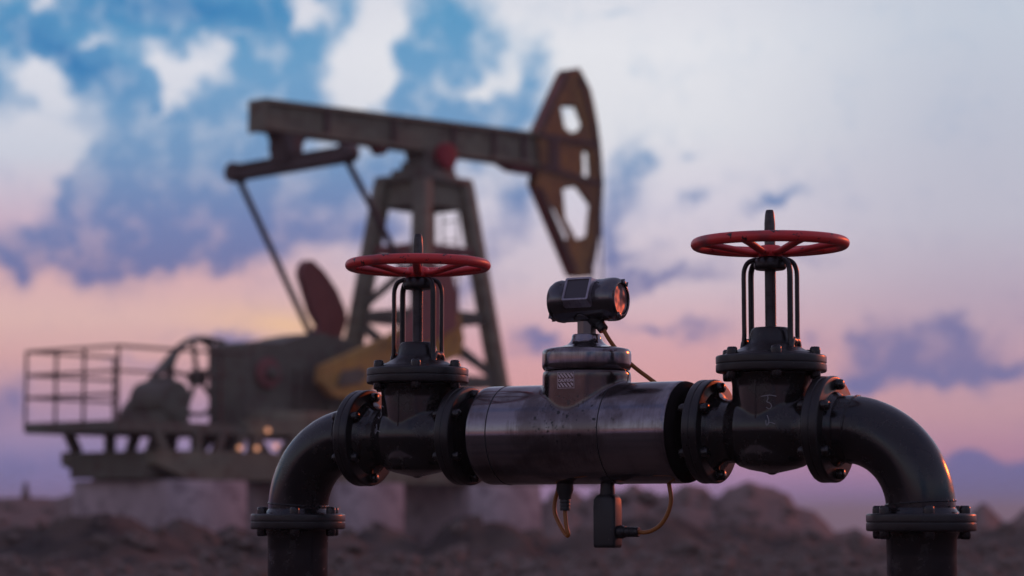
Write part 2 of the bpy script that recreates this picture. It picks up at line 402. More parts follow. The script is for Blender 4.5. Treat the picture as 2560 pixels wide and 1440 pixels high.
def tube(bm, pts, rad, seg=16, closed=False, ell=None, up=None, cap=True):
    """sweep; rad number or list; ell=(a,b) section half axes with 'up' giving the a direction"""
    pts = [Vector(p) for p in pts]; n = len(pts); rings = []
    prev = None
    for i, p in enumerate(pts):
        if closed: tan = (pts[(i + 1) % n] - pts[i - 1]).normalized()
        else: tan = (pts[min(i + 1, n - 1)] - pts[max(i - 1, 0)]).normalized()
        ref = up(i) if callable(up) else (up if up is not None else prev)
        if ref is None: ref = Vector((0, 0, 1)) if abs(tan.z) < 0.9 else Vector((1, 0, 0))
        x = Vector(ref) - tan * Vector(ref).dot(tan)
        x.normalize(); y = tan.cross(x); prev = x
        r = rad[i] if isinstance(rad, (list, tuple)) else rad
        a, b = ell if ell else (r, r)
        rings.append([bm.verts.new(p + x * a * math.cos(2 * PI * k / seg) + y * b * math.sin(2 * PI * k / seg)) for k in range(seg)])
    m = n if closed else n - 1
    for i in range(m):
        A, B = rings[i], rings[(i + 1) % n]
        for k in range(seg): bm.faces.new((A[k], A[(k + 1) % seg], B[(k + 1) % seg], B[k]))
    if cap and not closed:
        bm.faces.new(rings[0][::-1]); bm.faces.new(rings[-1])
def plate(bm, outer, holes=(), y0=0.0, y1=0.1, mtx=None):
    """prism of a polygon in the local xz plane, between y0 and y1, with holes"""
    mtx = mtx or Matrix()
    loops = [list(outer)] + [list(h) for h in holes]
    flat = [p for l in loops for p in l]
    tris = tessellate_polygon([[Vector((p[0], p[1], 0)) for p in l] for l in loops])
    va = [bm.verts.new(mtx @ Vector((p[0], y0, p[1]))) for p in flat]
    vb = [bm.verts.new(mtx @ Vector((p[0], y1, p[1]))) for p in flat]
    for tri in tris:
        try:
            bm.faces.new([va[i] for i in tri]); bm.faces.new([vb[i] for i in reversed(tri)])
        except ValueError: pass
    k = 0
    for l in loops:
        for i in range(len(l)):
            j = (i + 1) % len(l)
            bm.faces.new((va[k + i], va[k + j], vb[k + j], vb[k + i]))
        k += len(l)
def remeshed(name, bm, material, parent, voxel=0.003, sm=6):
    o = finish('tmp', bm, material, None, None)
    md = o.modifiers.new('r', 'REMESH'); md.mode = 'VOXEL'; md.voxel_size = voxel; md.use_smooth_shade = True
    ms = o.modifiers.new('s', 'SMOOTH'); ms.factor = 0.5; ms.iterations = sm
    dg = bpy.context.evaluated_depsgraph_get()
    me = bpy.data.meshes.new_from_object(o.evaluated_get(dg))
    bpy.data.objects.remove(o)
    me.name = name
    for p in me.polygons: p.use_smooth = True
    me.materials.clear(); me.materials.append(M[material])
    r = bpy.data.objects.new(name, me); S.collection.objects.link(r); r.parent = parent
    return r

# ------------------------------------------------------------------ setting: one sheet of ground out to the horizon
def poly(x, pts):
    if x <= pts[0][0]: return pts[0][1]
    for (a, b), (c_, d_) in zip(pts, pts[1:]):
        if x <= c_:
            t_ = (x - a) / (c_ - a); t_ = t_ * t_ * (3 - 2 * t_) * .6 + t_ * .4
            return b + (d_ - b) * t_
    return pts[-1][1]
def fbm(x, y, z=0.0, o=5): return noise.fractal(Vector((x, y, z)), 0.9, 2.1, o)
RY = 62.0
k_ = RY / F
ridge = [((u - 1280) * k_, H + (1288 - v) * k_) for u, v in [(-1500, 1250), (-700, 1262), (-300, 1240), (0, 1247), (60, 1246), (140, 1254), (200, 1240), (420, 1230), (900, 1240),
        (1300, 1225), (1335, 1222), (1358, 1262), (1385, 1225), (1430, 1222), (1462, 1256), (1500, 1230), (1560, 1228), (1580, 1210), (1625, 1240), (1670, 1236), (1715, 1212), (1755, 1222), (1790, 1250), (1822, 1222),
        (1868, 1206), (1925, 1226), (1968, 1236), (1990, 1274), (2030, 1278), (2058, 1305), (2082, 1337), (2130, 1326), (2180, 1342), (2290, 1345), (2400, 1300), (2455, 1260), (2512, 1312), (2570, 1268), (2700, 1240), (3200, 1262), (4200, 1250)]]
MOUNDS = [  # photo x of the crest, photo y of the crest, distance, half width, half depth
    (250, 1288, 31, 1.05, 1.3), (60, 1318, 31, 1.0, 1.2), (460, 1300, 32, .55, .9), (585, 1318, 33, .6, .9), (950, 1312, 33, .6, 1.0), (1165, 1280, 33, .45, .9), (1250, 1305, 33, .5, .9),
    (1310, 1318, 34, .5, 1.0), (1480, 1325, 34, .6, 1.0), (1620, 1290, 40, 1.2, 1.4), (700, 1325, 32, .8, 1.0), (820, 1335, 32, .8, 1.0), (1830, 1310, 42, 1.2, 1.6), (2000, 1345, 38, 1.4, 1.4), (-200, 1290, 33, 1.6, 1.4), (2420, 1345, 40, 1.6, 1.4), (2700, 1300, 40, 2, 2)]
mds = []
for (u, v, dst, wx, wy) in MOUNDS:
    mds.append(((u - 1280) / F * dst, dst, (1288 - v) / F * dst + H, wx, wy))
def ground_z(x, y):
    n_ = fbm(x * 0.35, y * 0.35)
    z = 0.0
    near = min(1.0, max(0.0, (math.hypot(x, y - 6) - 3) / 8))
    z += near * (0.09 * n_ + 0.05 * fbm(x * 1.7, y * 1.7, 3) + 0.02 * fbm(x * 6, y * 6, 9, 3))
    for (mx, my, mz, wx, wy) in mds:
        q = ((x - mx) / wx) ** 2 + ((y - my) / wy) ** 2
        if q < 5:
            z = max(z, mz * math.exp(-q * 0.9) * (1 + 0.0 * n_) + 0.09 * fbm(x * 2.6, y * 2.6, 7))
    if y > 45:
        hgt = poly(x * RY / max(y, 50), ridge) + 0.10 * fbm(x * 1.3, y * 1.3, 5)
        if y < RY: t_ = max(0, (y - 50) / (RY - 50)); t_ = t_ * t_ * (3 - 2 * t_); z = z * (1 - t_) + hgt * t_
        else:
            t_ = min(1, (y - RY) / 14); t_ = t_ * t_ * (3 - 2 * t_)
            z = hgt * (1 - t_) + (-0.035 * (y - RY) - 1.0) * t_
    return z
def axis_vals(core0, core1, step, far):
    v = []
    x = core0
    while x < core1 + 1e-6: v.append(x); x += step
    s = step; a = core1
    while a < far: s *= 1.25; a += s; v.append(a)
    s = step; a = core0; L_ = []
    while a > -far: s *= 1.25; a -= s; L_.append(a)
    return L_[::-1] + v
xs = axis_vals(-17, 17, 0.11, 3500); ys = axis_vals(21.0, 78, 0.22, 5000)
bm = bmesh.new(); grid = []
for y in ys:
    grid.append([bm.verts.new((x, y, ground_z(x, y))) for x in xs])
for j in range(len(ys) - 1):
    for i in range(len(xs) - 1):
        bm.faces.new((grid[j][i], grid[j][i + 1], grid[j + 1][i + 1], grid[j + 1][i]))
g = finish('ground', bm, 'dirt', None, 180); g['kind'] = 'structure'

# rocks: every one a thing
rng = random.Random(4)
def rock_mesh(seed, flat=0.7, spike=0.0):
    bm = bmesh.new(); bmesh.ops.create_icosphere(bm, subdivisions=4, radius=1.0)
    for v in bm.verts:
        p = v.co.copy()
        f_ = 1 + 0.42 * fbm(p.x * 1.1 + seed * 7, p.y * 1.1, p.z * 1.1) + 0.12 * noise.noise(p * 4 + Vector((seed, 0, 0)))
        for q in range(3):
            a = Vector((math.sin(seed * 3 + q * 2.1), math.cos(seed * 1.7 + q * 2.6), math.sin(seed + q))).normalized()
            dd = p.dot(a)
            if dd > 0.62: p -= a * (dd - 0.62) * 0.8
        v.co = Vector((p.x * f_, p.y * f_ * .85, p.z * f_ * flat))
    return bm
protos = [finish('rock', rock_mesh(s_, .55 + .12 * (s_ % 3)), 'rock', None, 40).data for s_ in range(5)]
for o in list(bpy.data.objects):
    if o.name.startswith('rock'): bpy.data.objects.remove(o)
ROCKS = [(980, 1335, 30, .20, 'pinkish round boulder below the left valve, behind the pipes'), (1085, 1370, 27, .20, 'rounded pale boulder beside the small dirt heap right of the left riser'),
         (1130, 1345, 31, .17, 'dark blurred boulder under the centre of the flow meter'), (890, 1345, 31, .14, 'low dark stone just right of the left riser flange'),
         (1255, 1330, 31, .17, 'grey stone in front of the third concrete block'), (1345, 1385, 26, .15, 'flat light stone left of the hanging sensor box'),
         (1430, 1390, 27, .10, 'small bluish stone below the looped cable'), (1540, 1345, 31, .17, 'dark stone right behind the sensor box'),
         (1700, 1345, 33, .22, 'dark boulder on the slope below the right end of the meter'), (1830, 1330, 34, .24, 'dark rough boulder on the slope under the right valve'),
         (1885, 1362, 31, .10, 'small pinkish stone lit on the slope under the right valve'), (1760, 1380, 29, .13, 'low stone in the dirt left of the pinkish stone'),
         (1990, 1372, 30, .16, 'flat dark stone midway between right valve and right riser'), (2110, 1400, 27, .12, 'small dark stone left of the right riser'),
         (2480, 1385, 30, .16, 'dark stone at the right edge beyond the riser'), (350, 1350, 30, .20, 'dark boulder low on the big dirt heap at left'),
         (130, 1345, 31, .20, 'dark boulder at the far left foot of the dirt heap'), (520, 1360, 29, .16, 'dark stone right of the big dirt heap'),
         (610, 1330, 31, .16, 'dark stone in front of the first concrete block'), (1610, 1235, 58, .34, 'pointed pale rock on the skyline right of the sensor box'),
         (1545, 1235, 58, .26, 'rounded yellowish rock on the skyline beside the sensor box')]
for i, (u, v, dst, r_, lab) in enumerate(ROCKS):
    x = (u - 1280) / F * dst; z = H + (1288 - v) / F * dst
    o = bpy.data.objects.new('rock', protos[i % 5]); S.collection.objects.link(o)
    gz = ground_z(x, dst)
    o.location = (x, dst, gz + r_ * 0.25)
    o.scale = (r_ * 1.3, r_, r_); o.rotation_euler = (0.2 * rng.random(), 0.2 * rng.random(), rng.random() * 6)
    o['label'] = lab; o['category'] = 'rock'; o['group'] = 'rocks lying in the dirt'
# loose gravel and clods over the pad and heaps: nobody could count it
rng = random.Random(11); bm = bmesh.new()
base_bm = []
for q in range(5):
    tb = bmesh.new(); bmesh.ops.create_icosphere(tb, subdivisions=1, radius=1.0)
    vs = [v.co * (1 + .35 * noise.noise(v.co * 1.3 + Vector((q * 5, 0, 0)))) for v in tb.verts]
    base_bm.append((vs, [[v.index for v in f_.verts] for f_ in tb.faces])); tb.free()
for i in range(5200):
    y = 20.5 + 38 * rng.random() ** 1.25; x = (rng.random() * 2 - 1) * y * 0.26
    r_ = 0.018 + 0.085 * rng.random() ** 4 * (0.6 + y / 40)
    z = ground_z(x, y); vs, fs = base_bm[i % 5]
    M3 = Matrix.Rotation(rng.random() * 6.3, 3, 'Z') @ Matrix.Rotation(rng.random() * 1.2, 3, 'X') @ Matrix.Diagonal((r_ * (1 + .5 * rng.random()), r_, r_ * .75))
    nv = [bm.verts.new(M3 @ v + Vector((x, y, z + r_ * .2))) for v in vs]
    for f_ in fs: bm.faces.new([nv[k] for k in f_])
gv = finish('gravel', bm, 'rock', None, None); gv['kind'] = 'stuff'; gv['label'] = 'loose gravel and clods over the dark ground'; gv['category'] = 'gravel'
# marker stake on the ridge at far left
t_ = empty('stake', 'short dark stake sticking up from the dirt ridge at far left', 'stake', ((88 - 1280) * k_, RY - 1, 1.0))
bm = bmesh.new(); lathe(bm, [(.16, -.5), (.14, .0), (.07, .25), (.055, .42), (.0, .44)], seg=12); finish('post', bm, 'rock', t_)

# ------------------------------------------------------------------ pipeline frame: local x runs along the line
AL = R(30)
EX = Vector((math.cos(AL), -math.sin(AL), 0)); EN = Vector((math.sin(AL), math.cos(AL), 0))
S0 = Vector((0.652, 6.083, 0)) - EX * 0.526        # point on the line under the meter
def at(s): return S0 + EX * s
AXZ = 0.812
bolt_me = {}
def bolt_mesh(r, h):
    key = (r, h)
    if key not in bolt_me:
        bm = bmesh.new()
        lathe(bm, [(0, -.001), (r, -.001), (r, h * .55), (r * .93, h * .85), (r * .72, h), (0, h)], seg=24, cap=False)
        o = finish('bolt', bm, 'bolt', None, 50); bolt_me[key] = o.data; bpy.data.objects.remove(o)
    return bolt_me[key]
def hexbolt_mesh(r, h):
    key = (r, h, 6)
    if key not in bolt_me:
        bm = bmesh.new()
        lathe(bm, [(0, -.001), (r * .98, -.001), (r * 1.0, .002), (r, h * .7), (r * .86, h), (0, h)], seg=6, cap=False)
        bmesh.ops.bevel(bm, geom=list(bm.edges), offset=r * .16, segments=2, affect='EDGES')
        o = finish('bolt', bm, 'bolt', None, 50); bolt_me[key] = o.data; bpy.data.objects.remove(o)
    return bolt_me[key]
def flange(parent, centre, axis, rad, thick, nb, rb, phase, xref, back=True, hubs=True, br=.0135, bh=.019, hexb=False):
    """a bolted flange pair with a bolt head each side (bolts are its sub-parts)"""
    m = frame(centre, axis, xref)
    bm = bmesh.new(); h = thick / 2; g_ = .0012
    c_ = .0055
    lathe(bm, rnd_prof(rad, -h, -g_, c_)[:-6] + [(rad - .0004, -g_ - .001), (rad - .0018, -g_), (rad - .0018, g_), (rad - .0004, g_ + .001)] + rnd_prof(rad, g_, h, c_)[6:], m, 96, cap=False)
    fl = finish('flange', bm, 'flange', parent, 40)
    me = hexbolt_mesh(br, bh) if hexb else bolt_mesh(br, bh)
    for k in range(nb):
        a = phase + 2 * PI * k / nb
        for sgn in ((1, -1) if back else (1,)):
            o = bpy.data.objects.new('bolt', me); S.collection.objects.link(o); o.parent = fl
            q = m @ Vector((rb * math.cos(a), rb * math.sin(a), sgn * h))
            ax = (m.to_3x3() @ Vector((0, 0, sgn)))
            mm = frame(q, ax, xref if xref is not None else None)
            o.matrix_local = mm
    return fl

XV = (1, 0, 0); ZV = (0, 0, 1)
def line_flange(parent, x):    # on the horizontal run, in local coordinates
    return flange(parent, (x, 0, AXZ), XV, .1325, .043, 6, .111, 0.0, ZV)
def low_flange(parent, x):
    return flange(parent, (x, 0, .5825), ZV, .1325, .043, 6, .111, 0.0, XV)

def make_valve():
    v = empty('gate_valve', '', 'valve', at(0), -AL, 'gate valves on the pipe line')
    # body: horizontal barrel, vertical neck, conical bottom, blended by a fine remesh
    bm = bmesh.new()
    mx = frame((0, 0, AXZ), XV, ZV)
    lathe(bm, [(0, -.160), (.104, -.160), (.104, -.150), (.088, -.138), (.081, -.120), (.081, -.098), (.088, -.082), (.098, -.062), (.103, -.035), (.104, 0),
               (.103, .032), (.098, .057), (.088, .077), (.081, .092), (.081, .105), (.088, .122), (.104, .134), (.104, .144), (0, .144)], mx, 96, cap=False)
    lathe(bm, [(0, .76), (.0985, .76), (.0985, .925), (.101, .94), (.110, .958), (0, .958)], None, 96, cap=False)
    lathe(bm, [(0, .7005), (.0075, .7005), (.011, .7045), (.030, .7085), (.060, .7150), (.082, .722), (.0945, .733), (.0985, .750), (.0985, .80), (0, .80)], None, 72, cap=False)
    body = remeshed('body', bm, 'cast', v, .0035, 5)
    # raised casting seam along the body
    bm = bmesh.new()
    box(bm, (0, 0, .86), (.0035, .2005, .17)); finish('casting_seam', bm, 'cast', v, None)
    line_flange(v, -.170); line_flange(v, .154)
    flange(v, (0, 0, .9785), ZV, .1395, .043, 6, .1195, 0.0, XV, hexb=False)
    # bonnet
    bm = bmesh.new()
    lathe(bm, [(.120, .999), (.116, 1.004), (.098, 1.009), (.085, 1.015), (.072, 1.022), (.060, 1.030), (.0555, 1.038), (.0535, 1.050), (.050, 1.062), (.046, 1.0685), (.042, 1.071), (.020, 1.072), (0, 1.072)], None, 72, cap=False)
    finish('bonnet', bm, 'flange', v, 40)
    # yoke: four bars rising from the bonnet and curving in to the collar
    for sx in (-1, 1):
        for sy in (-1, 1):
            bm = bmesh.new()
            P = Vector((.0633 * sx, .022 * sy, 0)); dr = P.normalized()
            pts = [P * 1.12 + Vector((0, 0, 1.004)), P * 1.05 + Vector((0, 0, 1.022)), P + Vector((0, 0, 1.05)), P + Vector((0, 0, 1.10)), P + Vector((0, 0, 1.16)), P + Vector((0, 0, 1.205)),
                   P * .96 + Vector((0, 0, 1.222)), P * .84 + Vector((0, 0, 1.236)), P * .62 + Vector((0, 0, 1.243)), P * .36 + Vector((0, 0, 1.243))]
            pts = smooth_path(pts, 5)
            tan_ = Vector((-dr.y, dr.x, 0))
            tube(bm, pts, .01, 14, ell=(.0088, .0060), up=tan_)
            finish('yoke_bar', bm, 'yoke', v, 60)
    for sx in (-1, 1):       # web foot joining each pair of bars
        bm = bmesh.new()
        pts = [Vector((.066 * sx, y, z)) for y, z in ((-.026, 1.012), (-.020, 1.030), (-.012, 1.036), (0, 1.034), (.012, 1.036), (.020, 1.030), (.026, 1.012))]
        tube(bm, smooth_path(pts, 4), .01, 10, ell=(.007, .010), up=Vector((1, 0, 0)))
        finish('yoke_foot', bm, 'yoke', v, 60)
    bm = bmesh.new()
    lathe(bm, [(.0, 1.2175), (.036, 1.2175), (.040, 1.2205), (.041, 1.228), (.040, 1.240), (.036, 1.246), (.026, 1.249), (.022, 1.262), (.0, 1.262)], None, 48, cap=False)
    finish('yoke_collar', bm, 'yoke', v, 50)
    # threaded stem
    bm = bmesh.new(); prof = [(0, 1.06)]
    z = 1.06
    while z < 1.245: prof += [(.0136, z), (.0148, z + .0012), (.0136, z + .0024)]; z += .0030
    prof += [(.0138, 1.25), (.0138, 1.335), (.0130, 1.345), (.0122, 1.356), (.0105, 1.366), (.0085, 1.370), (0, 1.370)]
    lathe(bm, prof, None, 28, cap=False); finish('stem', bm, 'stem', v, 25)
    # handwheel: rim, hub, seven dished spokes
    hw = None
    bm = bmesh.new()
    n_ = 120; Rm = .1862
    pts = [Vector((Rm * math.cos(2 * PI * k / n_), Rm * math.sin(2 * PI * k / n_), 1.283)) for k in range(n_)]
    tube(bm, pts, .0138, 20, closed=True, up=Vector((0, 0, 1)), ell=(.0142, .0142))
    hw = finish('handwheel', bm, 'red', v, 60)
    bm = bmesh.new(); lathe(bm, [(0, 1.250), (.030, 1.250), (.033, 1.254), (.033, 1.270), (.028, 1.2765), (.024, 1.279), (.0, 1.279)], None, 40, cap=False)
    finish('hub', bm, 'red', hw, 50)
    for k in range(7):
        a = R(-60 - 1.5) + 2 * PI * k / 7 + R(2)
        dx, dy = math.cos(a), math.sin(a)
        bm = bmesh.new()
        pr = [(.020, 1.262), (.045, 1.2605), (.070, 1.2635), (.105, 1.270), (.140, 1.276), (.168, 1.2795), (.182, 1.281)]
        pts = smooth_path([Vector((r * dx, r * dy, z)) for r, z in pr], 5)
        tube(bm, pts, .01, 12, ell=(.0085, .0115), up=Vector((0, 0, 1)))
        finish('spoke', bm, 'red', hw, 60)
    return v

valve = make_valve()
def chalk_marks(v, offs):
    """two scratched marks on the near side of the body"""
    body = [c_ for c_ in v.children if c_.name.startswith('body')][0]
    bvh = BVHTree.FromPolygons([p.co for p in body.data.vertices], [tuple(p.vertices) for p in body.data.polygons])
    strokes = [[(-.028, .905), (-.004, .908), (.012, .905)], [(-.010, .909), (-.009, .900), (-.012, .892), (-.004, .888), (.000, .880), (-.006, .874), (-.014, .878)],
               [(-.010, .858), (-.004, .846), (-.005, .836), (-.009, .832)], [(-.012, .846), (-.010, .834), (.000, .840), (.014, .836)]]
    bm = bmesh.new()
    for st in strokes:
        P = []
        for (x, z) in [(p.x, p.z) for p in smooth_path([Vector((a, 0, b)) for a, b in st], 5)]:
            hit = bvh.ray_cast(Vector((x * 0.9 + offs, -.4, z - .012)), Vector((0, 1, 0)))
            if hit[0] is not None: P.append(hit[0] + Vector((0, -.0002, 0)))
        if len(P) > 2: tube(bm, P, .0011, 6)
    finish('chalk_mark', bm, 'chalk', v, 60)
v2 = copy_tree(valve)
valve.location = at(-.525); v2.location = at(.527)
valve['label'] = 'black gate valve left of the flow meter, red handwheel in front of the pump tower'
v2['label'] = 'black gate valve right of the flow meter, its red handwheel against open sky'
v2['category'] = 'valve'
for c_ in v2.children:
    if c_.name.startswith('handwheel'): c_.rotation_euler.z = R(22)
chalk_marks(valve, -.070); chalk_marks(v2, .040)

# ------------------------------------------------------------------ elbows with riser flanges, and the risers
def make_elbow(sgn, s_end, s_pipe, label):
    e = empty('pipe_elbow', label, 'pipe elbow', at(0), -AL, 'pipe elbows')
    e.location = at(s_end)
    r = .0838; Rb = .195
    dx = abs(s_pipe - s_end)
    pts = [Vector((0, 0, AXZ))]
    x0 = dx - Rb
    for k in range(25):
        a = PI / 2 * k / 24
        pts.append(Vector((sgn * (x0 + Rb * math.sin(a)), 0, AXZ - Rb + Rb * math.cos(a))))
    pts.append(Vector((sgn * dx, 0, .603)))
    bm = bmesh.new(); tube(bm, pts, r, 72, up=Vector((0, 1, 0)), cap=False)
    finish('elbow', bm, 'pipe', e, 60)
    bm = bmesh.new()          # weld collars at both ends
    lathe(bm, [(.094, .602), (.0925, .606), (.088, .611), (.0842, .617), (.083, .620)], Matrix.Translation((sgn * dx, 0, 0)), 72, cap=False)
    finish('weld_collar', bm, 'pipe', e, 60); bm = bmesh.new()
    lathe(bm, [(.094, -.001), (.092, .004), (.088, .009), (.0842, .014), (.083, .017)], frame((0, 0, AXZ), (sgn, 0, 0), ZV), 72, cap=False)
    finish('weld_collar', bm, 'pipe', e, 60)
    for k in (3, 24):
        c0 = pts[k]; tn = (pts[k + 1] - pts[k - 1]).normalized(); fr = frame(c0, tn, (0, 1, 0))
        bm = bmesh.new()
        tube(bm, [fr @ Vector(((r + .0002 + .0005 * math.sin(23 * a_)) * math.cos(a_), (r + .0002 + .0005 * math.sin(23 * a_)) * math.sin(a_), .0007 * math.sin(37 * a_))) for a_ in [2 * PI * q / 160 for q in range(160)]], .0022, 8, closed=True, up=tn)
        finish('weld_bead', bm, 'pipe', e, 60)
    low_flange(e, sgn * dx)
    return e
make_elbow(1, .7025, .918, 'black pipe elbow turning down at the right end, orange rim light on its outside')
make_elbow(-1, -.7165, -.919, 'black pipe elbow turning down at the left end in front of the pump base')
def make_riser(s, label):
    p = empty('riser_pipe', label, 'pipe', at(s), -AL, 'vertical riser pipes')
    bm = bmesh.new()
    lathe(bm, [(.1, .561), (.093, .559), (.088, .552), (.0850, .54), (.084, .50), (.084, .06), (.084, -.3)], None, 72, cap=False)
    finish('pipe', bm, 'pipe', p, 60)
    bm = bmesh.new(); lathe(bm, rnd_prof(.15, -.04, .035, .006), None, 64, cap=False); finish('base_plate', bm, 'flange', p, 40)
    return p
make_riser(.918, 'thick black vertical pipe below the right elbow flange')
make_riser(-.919, 'thick black vertical pipe below the left elbow flange')

# ------------------------------------------------------------------ flow meter
fm = empty('flow_meter', 'steel flow meter with caution plate, transmitter head and hanging sensor, between the two valves', 'flow meter', at(0), -AL)
bm = bmesh.new()
mx = frame((0, 0, AXZ), XV, ZV)
rb = .1315
def groove(x): return [(rb, x - .0035), (rb - .0038, x - .002), (rb - .0038, x + .002), (rb, x + .0035)]
lathe(bm, [(0, -.300), (.120, -.300), (.128, -.297), (rb - .0008, -.291), (rb, -.285), (rb, .281), (rb - .001, .290), (.08, .290), (.08, .2), (0, .2)], mx, 128, cap=False)
lathe(bm, [(0, .80), (.1165, .80), (.1165, .965), (.1150, .973), (.111, .977), (0, .977)], None, 128, cap=False)
remeshed('meter_body', bm, 'steel', fm, .0032, 14)
for x in (-.233, .098):
    bm = bmesh.new(); tube(bm, [Vector((x, (rb - .0006) * math.cos(2 * PI * k / 96), AXZ + (rb - .0006) * math.sin(2 * PI * k / 96))) for k in range(96)], .0019, 8, closed=True, up=Vector((1, 0, 0)))
    finish('joint_ring', bm, 'rubber', fm, 60)
bm = bmesh.new()
lathe(bm, [(rb - .001, .290), (.1285, .298), (.125, .304), (.119, .309), (.112, .311), (.079, .3115)], mx, 128, cap=False)
finish('shaded_end_face', bm, 'end_shade', fm, 40)  # end face split off the barrel so its colour can carry the shade
bm = bmesh.new()
lathe(bm, [(.08, .3117), (.08, .318), (.10, .328), (.104, .336)], mx, 72, cap=False)
finish('end_neck', bm, 'end_shade', fm, 40); bm = bmesh.new()
lathe(bm, [(.08, -.30), (.08, -.318), (.104, -.338), (.104, -.352)], mx, 72, cap=False)
finish('end_neck', bm, 'end_shade', fm, 40)
bm = bmesh.new()
lathe(bm, [(0, .9765), (.106, .9765), (.113, .9795), (.1168, .986), (.1175, .994), (.1175, 1.018), (.1165, 1.027), (.112, 1.033), (.100, 1.036), (.070, 1.0405), (.052, 1.046), (.043, 1.054),
           (.0395, 1.062), (.039, 1.068), (.036, 1.0735), (.028, 1.0745), (0, 1.0745)], None, 96, cap=False)
finish('meter_cover', bm, 'steel', fm, 40)
bm = bmesh.new()
lathe(bm, [(0, 1.072), (.0262, 1.072), (.0262, 1.115), (0, 1.115)], Matrix.Rotation(R(8), 4, 'Z'), 8, cap=False)
finish('post', bm, 'post', fm, 30)
# transmitter head: barrel along the line with a lens cap at each end
HZ = 1.163
mh = frame((0, 0, HZ), XV, ZV)
bm = bmesh.new()
lathe(bm, [(.034, -.098), (.040, -.0975), (.048, -.094), (.0545, -.083), (.0568, -.070), (.0562, -.0685), (.0562, -.0665), (.0555, -.065), (.0555, .060), (.0562, .0615), (.0562, .0635), (.0572, .065), (.0575, .082),
           (.0565, .091), (.0525, .100), (.046, .1045), (.042, .1050), (.0410, .1030)], mh, 96, cap=False)
lathe(bm, [(0, -.092), (.038, -.092), (.040, -.097)], mh, 64, cap=False)
lathe(bm, [(.0262, 1.107), (.030, 1.110), (.036, 1.116), (.042, 1.128)], None, 48, cap=False)
head = finish('transmitter_head', bm, 'steel_dark', fm, 35)
for sgn_, x0 in ((1, .110), (-1, -.1005)):
    for k in range(2):
        bm = bmesh.new()
        a = R(20) + PI * k
        mm = frame((x0 - .006 * sgn_, 0, HZ), (sgn_, 0, 0), (0, math.sin(a), math.cos(a)))
        box(bm, (.0455, 0, 0), (.010, .020, .008), mm, .002)
        finish('cap_lug', bm, 'steel_dark', head, 40)
bm = bmesh.new(); lathe(bm, [(0, .1010), (.025, .1012), (.0415, .1000)], mh, 64, cap=False)
finish('lens', bm, 'lens', head, 60)
for x in (-.058, -.047, .043, .053):
    for a in (R(40),):
        bm = bmesh.new()
        q = Vector((x, -.0555 * math.sin(a), HZ + .0555 * math.cos(a)))
        lathe(bm, [(0, -.001), (.0022, -.001), (.0022, .0006), (0, .0006)], frame(q, (0, -math.sin(a), math.cos(a))), 12, cap=False)
        finish('cap_screw', bm, 'rubber', head, 40)
# display housing tilted up towards the viewer
TI = R(24)
md_ = frame((0.002, -.020 * math.cos(TI), HZ + .020 * math.sin(TI)), (0, -math.cos(TI), math.sin(TI)), XV)
bm = bmesh.new()
for z0, z1, a, b in ((.0, .030, .052, .046),):
    pass
def rrect(wd, ht, r, n=4):
    pts = []
    for cx, cy, a0 in ((wd / 2 - r, ht / 2 - r, 0), (-wd / 2 + r, ht / 2 - r, 90), (-wd / 2 + r, -ht / 2 + r, 180), (wd / 2 - r, -ht / 2 + r, 270)):
        for k in range(n + 1):
            a = R(a0 + 90 * k / n); pts.append((cx + r * math.cos(a), cy + r * math.sin(a)))
    return pts
def loft(bm, secs, mtx, close0=True, close1=True):
    rings = [[bm.verts.new(mtx @ Vector((x, y, z))) for x, y in pts] for pts, z in secs]
    for A, B in zip(rings, rings[1:]):
        n = len(A)
        for k in range(n): bm.faces.new((A[k], A[(k + 1) % n], B[(k + 1) % n], B[k]))
    if close0: bm.faces.new(rings[0][::-1])
    if close1: bm.faces.new(rings[-1])
loft(bm, [(rrect(.094, .090, .010), .0), (rrect(.088, .080, .008), .022), (rrect(.080, .072, .006), .034), (rrect(.0775, .0680, .005), .0445), (rrect(.0765, .067, .005), .046), (rrect(.0655, .0565, .003), .046), (rrect(.0645, .0555, .003), .0425)], md_)
hs = finish('display_housing', bm, 'bezel', fm, 30)
bm = bmesh.new(); loft(bm, [(rrect(.0643, .0553, .003), .0418), (rrect(.0643, .0553, .003), .0432)], md_); finish('screen', bm, 'screen', hs, None)
# cable gland under the head
ga = Vector((.022, 0, 1.118)); gb = Vector((.054, -.004, 1.082))
bm = bmesh.new()
L_ = (gb - ga).length
lathe(bm, [(0, 0), (.026, 0), (.022, L_ * .35), (.0155, L_ * .5), (.0155, L_ * .62), (.0140, L_ * .65), (.0140, L_ * .95), (.011, L_), (0, L_)], frame(ga, gb - ga), 12, cap=False)
finish('cable_gland', bm, 'rubber', fm, 30)
def cable(name, pts, parent, r=.0056):
    bm = bmesh.new(); tube(bm, smooth_path(pts, 10), r, 14); return finish(name, bm, 'cable', parent, 60)
cable('cable', [gb + Vector((-.004, 0, .006)), (.066, .006, 1.055), (.085, .030, 1.020), (.112, .062, .985), (.145, .085, .955), (.178, .100, .925), (.20, .105, .885)], fm)
# lower connector and looped cable
bm = bmesh.new()
lathe(bm, [(0, .70), (.0225, .70), (.0225, .665), (.0175, .652), (.0165, .6425), (.0130, .642), (.0142, .639), (.0142, .633), (.0128, .632), (.0140, .6295), (.0140, .624), (.0128, .623), (.0138, .620), (.0132, .612), (0, .612)], Matrix.Translation((-.066, 0, 0)), 20, cap=False)
finish('connector', bm, 'rubber', fm, 35)
cable('cable', [(-.066, 0, .615), (-.0655, 0, .600), (-.062, .0, .570), (-.0575, .002, .5505), (-.066, .008, .5475), (-.086, .018, .566), (-.112, .030, .602), (-.116, .034, .632), (-.106, .034, .668), (-.1, .034, .70)], fm)
